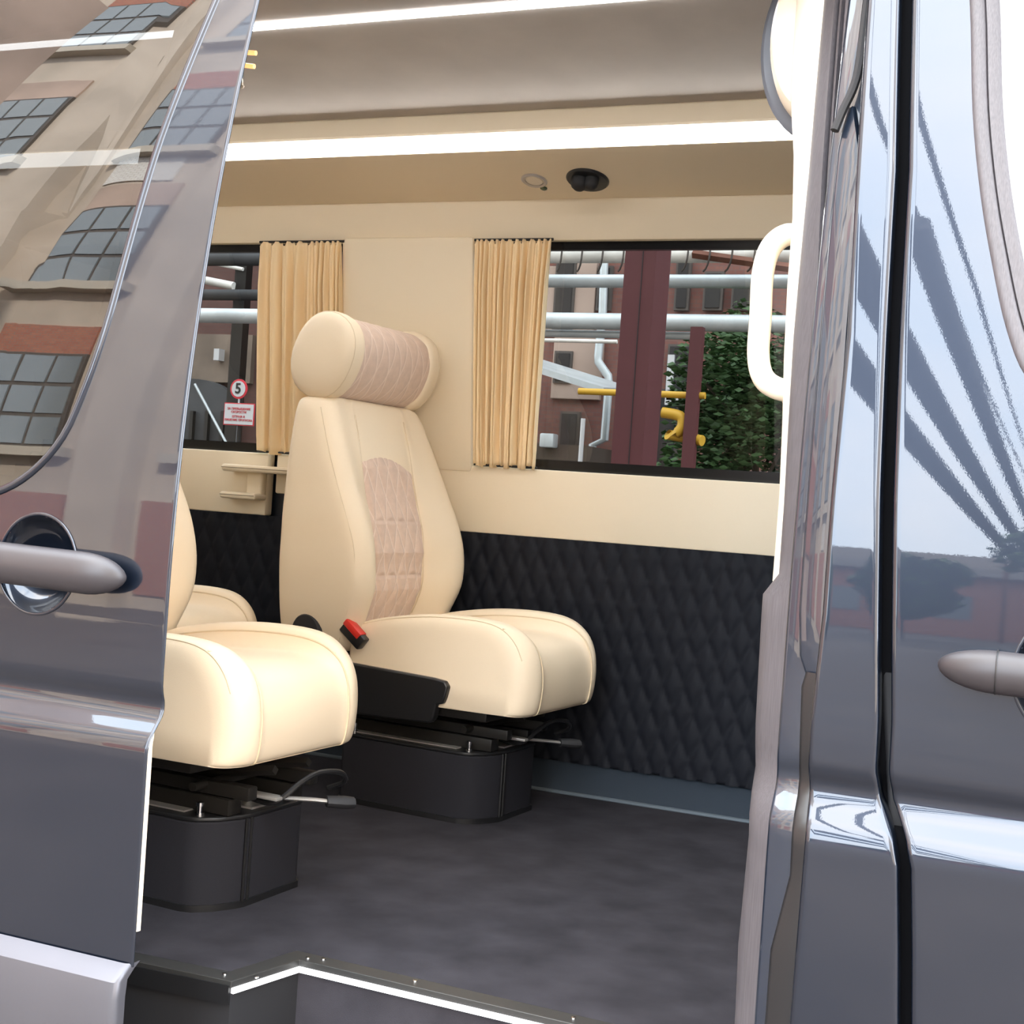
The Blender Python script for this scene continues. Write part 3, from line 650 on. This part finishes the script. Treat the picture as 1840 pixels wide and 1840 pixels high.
# cream inner trim of the pillar
bm = B(); rings = []
for z in [.728, .735, .78, .85, .95, 1.05, 1.15, 1.25, 1.35, 1.45, 1.55, 1.65, 1.8]:
    y = YB+t_(z)+.13; f = lerp(z, [.7, .84, 1.07, 1.32, 1.58, 1.8], [-.390, -.389, -.397, -.400, -.408, -.416]); w = lerp(z, [.72, .85, 1.0, 1.1, 1.3, 1.45, 1.8], [.017, .018, .020, .026, .030, .050, .06])
    rings.append([(f, y, z), (f-w*.5, y+.010, z), (f-w*.9, y+.024, z), (f-w, y+.04, z), (f-w+.006, y+.14, z), (f, y+.14, z)])
loft(bm, rings); tag(O('pillar_trim', bm, vinylp, smooth=40), 'pale cream vertical trim on the inside of the door pillar', 'trim')
gh = thing('grab_handle', (-.42, 2.0, .99), 'cream grab handle loop on the pillar trim at the right of the window', 'handle')
gp = [(-.415, 2.045, 1.232), (-.440, 2.03, 1.235), (-.462, 2.025, 1.215), (-.470, 2.02, 1.175), (-.467, 2.012, 1.11), (-.465, 2.006, 1.055), (-.455, 2.0, 1.022), (-.435, 1.998, 1.006), (-.405, 2.0, 1.000)]
O('grip', tube(B(), crom(gp, 6), .0165, 16), vinylp, gh, smooth=180)
for z in (1.232, 1.0): O('mount', lathe(B(), [(.02, 0), (.02, .008), (.012, .012), (.003, .012)], (-.416, 2.02+(z-1)*.1, z), (-1, 0, 0), 16), vinylp, gh)
pod = thing('roof_pod', (-.44, 2.14, 1.42), 'white rounded oval pod with a dark rim at the top of the door pillar', 'pod')
O('shell', lathe(B(), [(1, .0), (1.0, .012), (.97, .03), (.88, .042), (.6, .05), (.02, .054)], (-.437, 2.14, 1.555), (0, -1, 0), 48, sx=.070, sy=.130), vinylp, pod)
O('rim', lathe(B(), [(.9, -.03), (1.0, -.028), (1.04, -.015), (1.04, .0), (.98, .004)], (-.441, 2.15, 1.555), (0, -1, 0), 48, sx=.084, sy=.140), mat('slate_plastic', (.10, .11, .13), .5), pod, label='dark grey rim')
# ------------------------------------------------------------------ entrance step: edge profile, light strip, risers
se = thing('step_edge', (-.9, 1.98, -.02), 'dark aluminium step edging with a white light strip along the carpet edge', 'step edging')
path = [(-1.60, 1.893), (-1.45, 1.900), (-1.238, 1.912), (-1.201, 2.062), (-.45, 2.045), (-.365, 2.043)]
def ribbon(path, inn, out, z0, z1):
    bm = B(); P = [Vector((a, b, 0)) for a, b in path]; L = len(P); L1 = []; L2 = []
    for i, p in enumerate(P):
        d0 = (P[i]-P[i-1]).normalized() if i else (P[1]-P[0]).normalized(); d1 = (P[i+1]-P[i]).normalized() if i < L-1 else d0
        n0 = Vector((-d0.y, d0.x, 0)); n1 = Vector((-d1.y, d1.x, 0)); m = (n0+n1).normalized(); k = 1/max(.4, m.dot(n1))
        L1.append(p+m*inn*k); L2.append(p-m*out*k)
    loft(bm, [[(a.x, a.y, z1), (b.x, b.y, z1), (b.x, b.y, z0), (a.x, a.y, z0)] for a, b in zip(L1, L2)])
    return bm
O('edge_profile', ribbon(path, .034, .004, -.008, .0035), alu, se, smooth=0, bevel=.001)
O('light_strip', ribbon(path[2:], -.001, .0065, -.0175, -.0085), leds, se, smooth=0, label='white lit strip')
O('edge_lip', ribbon(path[:3], .0, .007, -.035, -.004), plas, se, smooth=0)
for (x, y) in ((-1.262, 1.928), (-1.212, 1.945), (-1.190, 2.032+.04), (-1.165, 2.082), (-.985, 2.076), (-.70, 2.068)):
    O('screw', lathe(B(), [(.0045, .003), (.004, .0055), (.001, .006)], (x, y, 0), n=12), steel, se)
bm = ribbon(path[:4], .02, .0, -.34, -.02)
struct('trim_riser_rear', bm, plasm, smooth=0)
struct('trim_riser', ribbon(path[3:], .02, .0, -.34, -.018), carpet, smooth=0)
bm = B(); prism(bm, [(-1.238, -.20), (-1.10, -.115), (-1.07, -.11), (-1.0, -.115), (-1.0, -.34), (-1.238, -.34)], 'y', 1.84, 1.90)
#tag(O('step_cover', bm, plas, bevel=.006), 'low black plastic step cover below the carpet edge', 'step cover')
# ------------------------------------------------------------------ outside, seen through the tinted far windows
GZ = -.62
sc = thing('steel_column', (at(1150, 600, 9).x, 9.1, GZ), 'thick red brown steel column standing outside the front window', 'column')
a = at(1125, 436, 9).x; b = at(1181, 436, 9).x; c_ = at(1207, 436, 9).x
dcol = .28
while at(1207, 436, 9+dcol).x > b+.004 and dcol < .7: dcol += .02
O('shaft', box(B(), a, b, 9, 9+dcol, GZ, 6.5), redst, sc, smooth=0)
O('weld_seam', box(B(), (a+b)/2+.015, (a+b)/2+.020, 8.995, 9.01, GZ, 6.5), ink, sc, smooth=0)
a = at(1240, 600, 11); b = at(1262, 600, 11)
tag(O('post', box(B(), a.x, b.x, 11, 11.08, GZ, a.z+.06), redst), 'thin red steel post in front of the green tree', 'post')
def hpipe(name, py0, py1, px, Y, m, label, x0=-14, x1=3, r=None, cat='pipe', tilt=0):
    a = at(px, py0, Y); b = at(px, py1, Y); r = r or abs(a.z-b.z)/2; z = (a.z+b.z)/2
    return tag(O(name, tube(B(), [(x0, Y, z-tilt), (x1, Y, z+tilt)], r, 16), m), label, cat, 'overhead pipes outside')
w_ = hpipe('insulated_pipe', 445, 473, 1040, 12, wrap, 'white wrapped insulated pipe across the top of the front window', x0=at(880, 459, 12).x)
a = at(1040, 459, 12)
bm = B()
for i in range(32):
    x = at(880, 459, 12).x+.1+i*.2; r = .147; tube(bm, [(x+.09*math.sin(q*math.pi/8), 12+r*math.cos(q*math.pi/8+math.pi/2+.0)*1.0, a.z+r*math.sin(q*math.pi/8+math.pi/2)) for q in range(0, 9)], .009, 6)
O('binding_wire', bm, frame, w_, smooth=0)
hpipe('metal_pipe', 493, 517, 1050, 12.3, gpipe, 'grey metal pipe below the white wrapped pipe', x0=at(880, 505, 12.3).x)
hpipe('metal_pipe', 562, 592, 1050, 11.8, gpipe, 'thick pale grey pipe across the middle of both side windows')
hpipe('metal_pipe', 593, 607, 1050, 11.9, gpipe, 'thinner grey pipe directly under the thick pale pipe', x0=at(880, 600, 11.9).x, x1=at(1245, 600, 11.9).x)
hpipe('metal_pipe', 609, 616, 1030, 11.5, wrap, 'thin white conduit below the grey pipes', x0=at(880, 612, 11.5).x, x1=at(1110, 600, 11.5).x)
hpipe('gas_pipe', 701, 713, 1150, 11.06, yel, 'long yellow gas pipe behind the steel column', x0=at(1040, 700, 11.06).x, x1=at(1268, 700, 11.06).x)
p = [at(1190, 741, 11.06), at(1222, 748, 11.06), at(1226, 765, 11.06), at(1217, 778, 11.06), at(1200, 781, 11.06), at(1262, 792, 11.06)]
tag(O('gas_pipe', tube(B(), crom(p[:4], 5)+[p[4], at(1230, 786, 11.12), p[5]], .045, 12), yel), 'bent yellow gas pipe elbow between column and tree', 'pipe', 'overhead pipes outside')
p = [at(x_, y_, 15.8) for x_, y_ in ((1087, 430), (1083, 560), (1075, 640), (1075, 650), (1093, 676), (1094, 690), (1086, 790), (1065, 800), (1062, 870))]
tag(O('drainpipe', tube(B(), p, .052, 12), gpipe), 'grey drainpipe with two bends on the brick building', 'drainpipe')
p = [at(1048, 752, 14), at(1040, 850, 14)]
tag(O('post', cyl(B(), (p[0].x, 14, p[0].z), (p[0].x, 14, GZ), .026, n=8), signw), 'thin white post left of the steel column', 'post')
a = at(975, 668, 14.2); b = at(1085, 696, 14.2)
bm = B(); loft(bm, [[(q.x, 14.2, q.z), (q.x, 15.4, q.z+.1), (q.x, 15.4, q.z), (q.x, 14.2, q.z-.07)] for q in (a+Vector((-1.2, 0, .35)), b)])
loft(bm, [[(a.x+.9+u, 15.30+v, z) for u, v in ((-.04, -.04), (.04, -.04), (.04, .04), (-.04, .04))] for z in (GZ, a.z+.1)])
tag(O('canopy', bm, gpipe, smooth=0), 'grey sloping canopy edge beside the curtain', 'canopy')
# brick building across the yard
bd = thing('brick_building', (-4, 16, GZ), 'dark red brick factory building seen through the front window', 'building')
O('wall', box(B(), -7.6, 10, 16, 22, GZ, 15), brickd, bd, smooth=0)
def wat(px, py, Y=16): return at(px, py, Y)
for (x0, x1, y0, y1) in ((1035, 1068, 440, 600), (985, 1005, 480, 600), (1000, 1080, 600, 720)):
    a = wat(x0, y0); b = wat(x1, y1); O('plaster_band', box(B(), a.x, b.x, 15.93, 16, b.z, a.z, .01), plast2, bd, smooth=0)
for (x0, x1, y0, y1) in ((1007, 1032, 440, 600), (1002, 1030, 632, 690), (1012, 1040, 740, 835), (1080, 1100, 480, 560), (1220, 1240, 470, 560), (1190, 1216, 700, 850), (1205, 1240, 620, 730), (1320, 1350, 500, 560), (1270, 1300, 490, 560)):
    a = wat(x0, y0); b = wat(x1, y1); w_ = O('window', box(B(), a.x, b.x, 15.90, 15.97, b.z, a.z), frame, bd, smooth=0)
    O('pane', box(B(), a.x+.03, b.x-.03, 15.88, 15.90, b.z+.03, a.z-.03), panedk, w_, smooth=0)
for (x0, x1, y0, y1) in ((1207, 1212, 640, 730), (1204, 1240, 715, 722)):
    a = wat(x0, y0); b = wat(x1, y1); O('window_trim', box(B(), a.x, b.x, 15.84, 15.88, b.z, a.z), signw, bd, smooth=0)
a = wat(975, 800, 14.6); b = wat(1050, 870, 14.6)
tag(O('shed', box(B(), a.x-.6, b.x, 14.6, 15.6, GZ, a.z+.02), barkm, smooth=0), 'low brown wooden shed wall at the lower left of the front window', 'shed')
a = at(985, 790, 14.5)
tag(O('flood_lamp', box(B(), a.x-.09, a.x+.08, 14.45, 14.62, a.z-.09, a.z+.07, .02), gpipe), 'small grey floodlight beside the curtain, low in the front window', 'lamp')
for px_, y0_, y1_ in ((1265, 452, 475),):
    a = at(1245, 456, 11.9); b = at(1440, 484, 11.9)
    tag(O('steel_angle', tube(B(), [a, b], .04, 4), rustm), 'rusty red steel bar sloping across the upper right of the front window', 'bar')
# tree outside the front window
def leaves(bm, c, rx, ry, rz, n, size, rnd):
    for _ in range(n):
        while True:
            u = Vector((rnd.uniform(-1, 1), rnd.uniform(-1, 1), rnd.uniform(-1, 1)))
            if .25 < u.length < 1: break
        p = Vector((c[0]+u.x*rx, c[1]+u.y*ry, c[2]+u.z*rz))*1.0
        e = Matrix.Rotation(rnd.uniform(0, 6.28), 3, 'Z') @ Matrix.Rotation(rnd.uniform(-1.2, 1.2), 3, 'X'); s = size*rnd.uniform(.6, 1.3)
        bm.faces.new([bm.verts.new(p+e @ Vector(q)*s) for q in ((-.5, 0, 0), (0, -.3, .05), (.55, 0, 0), (0, .3, .05))])
def tree(name, loc, h, rx, ry, n, size, label, seed, spread=1.0):
    rnd = random.Random(seed); t = thing(name, loc, label, 'tree'); L = Vector(loc); bm = B()
    tube(bm, [L, L+Vector((.03, 0, h*.4)), L+Vector((-.04, 0, h*.8))], lambda q: .05*h/2.5*(1-.7*q), 8)
    for k in range(9):
        a = rnd.uniform(0, 6.28); z = h*rnd.uniform(.25, .7); tube(bm, [L+Vector((0, 0, z)), L+Vector((math.cos(a)*rx*.8, math.sin(a)*ry*.8, z+h*.18))], .014*h/2.5, 5)
    O('trunk', bm, barkm, t)
    bm = B(); L2 = L+Vector((0, 0, h*.58))
    for k in range(12):
        a = rnd.uniform(0, 6.28); r = rnd.uniform(0, .62)
        leaves(bm, (L2.x+math.cos(a)*rx*r, L2.y+math.sin(a)*ry*r, L2.z+rnd.uniform(-.4, .33)*h*spread), rx*.5, ry*.5, h*.2, n//12, size, rnd)
    o = O('foliage', bm, leafm, t, smooth=0); o['kind'] = 'stuff'
    return t
a = at(1350, 760, 12.6)
tree('tree', (a.x+.0, 12.9, GZ), 3.3, .95, .8, 16000, .085, 'dense green bushy tree at the right of the front window', 3, 1.0)
# darker yard behind the rear window
bd = thing('warehouse', (-11, 19, GZ), 'shaded brick warehouse with an arched gate seen through the rear window', 'building')
O('wall', box(B(), -24, -7.7, 18, 24, GZ, 14), brick('shaded_brick', (.10, .045, .038), (.13, .06, .05), (.08, .06, .055), 5), bd, smooth=0)  # brick darkened to paint in the shade of the yard
a = wat(300, 600, 18); b = wat(455, 690, 18); O('plaster_band', box(B(), a.x, b.x, 17.9, 18, b.z, a.z), mat('shaded_plaster', (.20, .155, .12), .9, noise_amt=.3, nscale=2), bd, smooth=0)  # plaster band darkened for the same yard shade
bm = B(); a = wat(290, 700, 18); b = wat(430, 850, 18); n = 20
prism(bm, [(a.x, GZ), (b.x, GZ)]+[(a.x+(b.x-a.x)*(.5+.5*math.cos(math.pi*i/n)), a.z-.25+.42*math.sin(math.pi*i/n)) for i in range(n+1)], 'y', 17.75, 17.9)
O('arched_gate', bm, darkst, bd, smooth=0)
for px_ in (345, 372, 400):
    q = wat(px_, 750, 17.7); O('gate_bar', box(B(), q.x-.03, q.x+.03, 17.68, 17.75, GZ, q.z+.1), blackm, bd, smooth=0)
a = wat(388, 627, 17.8); b = wat(396, 648, 17.8); O('wall_lamp', box(B(), a.x, b.x, 17.75, 17.9, b.z, a.z), signw, bd, smooth=0)
for (y0, y1, px_, Y, m, lb) in ((452, 478, 420, 15, darkst, 'dark beam at the top of the rear window'), (520, 540, 420, 15.5, darkst, 'dark pipe under the short bright pipe in the rear window')):
    hpipe('metal_pipe', y0, y1, px_, Y, m, lb, x0=-16, x1=at(480, 500, Y).x)
a = at(350, 500, 15.76); b = at(420, 514, 15.76); tag(O('metal_pipe', tube(B(), [a, b], .055, 12), wrap), 'short bright silver pipe in the upper part of the rear window', 'pipe', 'overhead pipes outside')
a = at(388, 474, 15.78); b = at(437, 484, 15.78); tag(O('metal_pipe', tube(B(), [a, b], .025, 8), wrap), 'thin white rod near the top of the rear window', 'pipe', 'overhead pipes outside')
q = at(425, 600, 15.8); tag(O('post', box(B(), q.x-.09, q.x+.09, 15.8, 15.95, GZ, 6), blackm, smooth=0), 'dark steel post left of the rear curtain', 'post')
a = at(350, 690, 15.4); b = at(425, 830, 15.4); b = a+(b-a)*((GZ-a.z)/(b.z-a.z)); tag(O('brace', tube(B(), [a, b], .018, 6), gpipe), 'thin diagonal brace in front of the arched gate', 'brace')
# speed sign and notice board
def text(s, size, loc, m, parent, name='lettering', bold=0.0):
    cu = bpy.data.curves.new('t', 'FONT'); cu.body = s; cu.size = size; cu.align_x = 'CENTER'; cu.align_y = 'CENTER'; cu.extrude = .002; cu.offset = bold
    ob = bpy.data.objects.new('t', cu); COL.objects.link(ob); dg = bpy.context.evaluated_depsgraph_get(); me = bpy.data.meshes.new_from_object(ob.evaluated_get(dg))
    bm = B(); bm.from_mesh(me); bpy.data.objects.remove(ob); bpy.data.curves.remove(cu); bpy.data.meshes.remove(me)
    bmesh.ops.transform(bm, matrix=Matrix.Translation(loc) @ Matrix.Rotation(R(90), 4, 'X'), verts=bm.verts)
    return O(name, bm, m, parent, smooth=0)
YS = 14.0; c = at(430, 699, YS); rs = 18/F*(c-CAM).length*.97
sg = thing('speed_sign', (c.x, YS, c.z-rs), 'round white speed sign with red ring and a black 5 behind the rear window', 'sign')
O('sign_pole', cyl(B(), (c.x, YS+.045, GZ), (c.x, YS+.045, c.z+rs), .03, n=8), blackm, sg)
O('red_ring', lathe(B(), [(rs, 0), (rs, .012), (rs*.8, .014), (.001, .014)], (c.x, YS, c.z), (0, -1, 0), 40), signr, sg)
O('white_disc', lathe(B(), [(rs*.80, .0), (rs*.80, .018), (.001, .018)], (c.x, YS, c.z), (0, -1, 0), 40), signw, sg)
text('5', rs*1.45, (c.x-.004, YS-.022, c.z), ink, sg, bold=.004)
a = at(405, 725, YS); b = at(454, 764, YS); cb = (a+b)/2
nb = thing('notice_board', (cb.x, YS, b.z), 'white notice board with red lettering below the round speed sign', 'sign')
O('red_border', box(B(), a.x-.012, b.x+.012, YS, YS+.01, b.z-.012, a.z+.012), signr, nb, smooth=0)
O('board', box(B(), a.x, b.x, YS-.006, YS+.002, b.z, a.z), signw, nb, smooth=0)
bw, bh = b.x-a.x, a.z-b.z
for s, k, sz in (('ЗА ПРЕВЫШЕНИЕ', .76, .125), ('СКОРОСТИ', .60, .125), ('ШТРАФ И', .38, .125), ('ЛИШЕНИЕ ПРОПУСКА', .21, .118)):
    text(s, bh*sz*1.25, (cb.x, YS-.009, b.z+bh*k), signr, nb)
O('hanger', cyl(B(), (c.x, YS+.012, b.z), (c.x, YS+.012, c.z-rs+.02), .012, n=8), gpipe, nb)
# ------------------------------------------------------------------ street behind the camera, seen only as reflections in the paint and glass
fb = thing('plaster_factory', (-17, -11, GZ), 'tall tan plaster factory with brick patches, mirrored in the sliding door', 'building')
O('wall', box(B(), -42, -6.3, -14, -9.4, GZ, 21), plast, fb, smooth=0)
rnd = random.Random(5)
for i, x in enumerate((-7.0, -10.3, -13.6, -16.9, -20.2, -23.5)):
    O('pilaster', box(B(), x-.35, x+.35, -9.4, -9.05, GZ, 21), plast, fb, smooth=0)
    xa = x-1.65
    for j, z in enumerate((2.6, 6.4, 10.2, 14.2)):
        w_ = O('window', box(B(), xa-.75, xa+.75, -9.42, -9.34, z, z+2.1), frame, fb, smooth=0)
        for u in range(3):
            for v in range(3): O('pane', box(B(), xa-.70+u*.48, xa-.27+u*.48, -9.34, -9.32, z+.06+v*.69, z+.66+v*.69), pane, w_, smooth=0)
        O('sill', box(B(), xa-.95, xa+.95, -9.4, -9.15, z-.22, z-.02), stone, fb, smooth=0)
        O('brick_patch', box(B(), xa-.75, xa+.75, -9.42, -9.36, z+2.1, z+2.75), brickr if (i+j) % 2 else plast2, fb, smooth=0)
        if j < 3 and (i+j) % 3 == 0: O('brick_patch', box(B(), xa-.75, xa+.5, -9.42, -9.365, z-.95, z-.22), brickw, fb, smooth=0)
    O('brick_patch', box(B(), xa-1.2, xa+1.0, -9.42, -9.35, GZ+.3, 1.6), brickr, fb, smooth=0)
for (px_, y_, h_, r_, sd_) in ((-7.5, -27, 3.6, 1.7, 11), (.6, -22, 4.9, 2.0, 12), (4.2, -29, 4.6, 1.8, 13), (10.5, -31, 4.6, 2.2, 14), (-4.4, -34, 4.0, 1.7, 15)):
    t = tree('tree', (px_, y_, GZ), h_, r_, r_, 9000, .30, 'leafy street tree of the row mirrored in the front door', sd_)
    t['group'] = 'street trees mirrored in the paint'
rb = thing('right_sky_block', (20, -16, GZ), 'unseen tall pale building added across the street to dim the sky on the right', 'building')
rb.name = 'sky_block_building'  # unseen building, added to cut the sky light from the right
O('wall', box(B(), 5.6, 34, -24, -12, GZ, 24), plast, rb, smooth=0)
for i in range(5):
    for j in range(5): O('window', box(B(), 8+i*3.2, 9.5+i*3.2, -12.05, -11.97, 1.6+j*4, 3.8+j*4), pane, rb, smooth=0)
lw_ = thing('brick_wing', (-12, -4, GZ), 'plaster and brick wing of the factory mirrored low in the sliding door', 'building')
O('wall', box(B(), -16, -9.8, -4.6, 2.5, GZ, 10), plast2, lw_, smooth=0)
for j in range(2):
    O('brick_band', box(B(), -9.82, -9.74, -4.5, 2.4, 1.2+j*3.6, 2.6+j*3.6), brickr if j % 2 == 0 else brickd, lw_, smooth=0)
    for i in range(2): O('window', box(B(), -9.82, -9.72, -3.9+i*3.3, -2.3+i*3.3, 2.9+j*3.6, 4.6+j*3.6), pane, lw_, smooth=0)
hr_ = thing('house_row', (0, -48, GZ), 'low distant row of brick houses behind the street trees', 'building')
O('wall', box(B(), -14, 22, -52, -47, GZ, 3.6), brickr, hr_, smooth=0)
bm = B(); prism(bm, [(-52.5, 3.6), (-46.5, 3.6), (-49.5, 5.2)], 'x', -14.3, 22.3); O('roof', bm, frame, hr_, smooth=0)
for i in range(9): O('window', box(B(), -12.5+i*3.8, -11.2+i*3.8, -47.05, -46.95, .6, 2.2), pane, hr_, smooth=0)
pb = thing('pipe_bridge', (-1.5, -6, GZ), 'overhead bridge of three thick dark pipes mirrored in the front door', 'pipe bridge')
for x, r in ((-1.95, .16), (-1.45, .125), (-1.02, .085)): O('pipe', tube(B(), [(x, -3.6, 4.5), (x-.1, -45, 4.5)], r, 16), darkst, pb)
for y in (-43.5,):
    O('trestle', box(B(), -2.35, -.75, y-.08, y+.08, 4.15, 4.30), rustm, pb, smooth=0)
    O('trestle_leg', box(B(), -2.45, -2.30, y-.08, y+.08, GZ, 4.3), rustm, pb, smooth=0)
for x in (-.86, -1.05): tag(O('overhead_wire', tube(B(), [(x, 1.2, 4.7), (x, -2, 4.55), (x, -6, 4.9), (x-.1, -16, 5.6), (x-.2, -30, 6.6)], .018, 6), blackm), 'thin black overhead wire mirrored in the front door', 'wire', 'overhead wires')
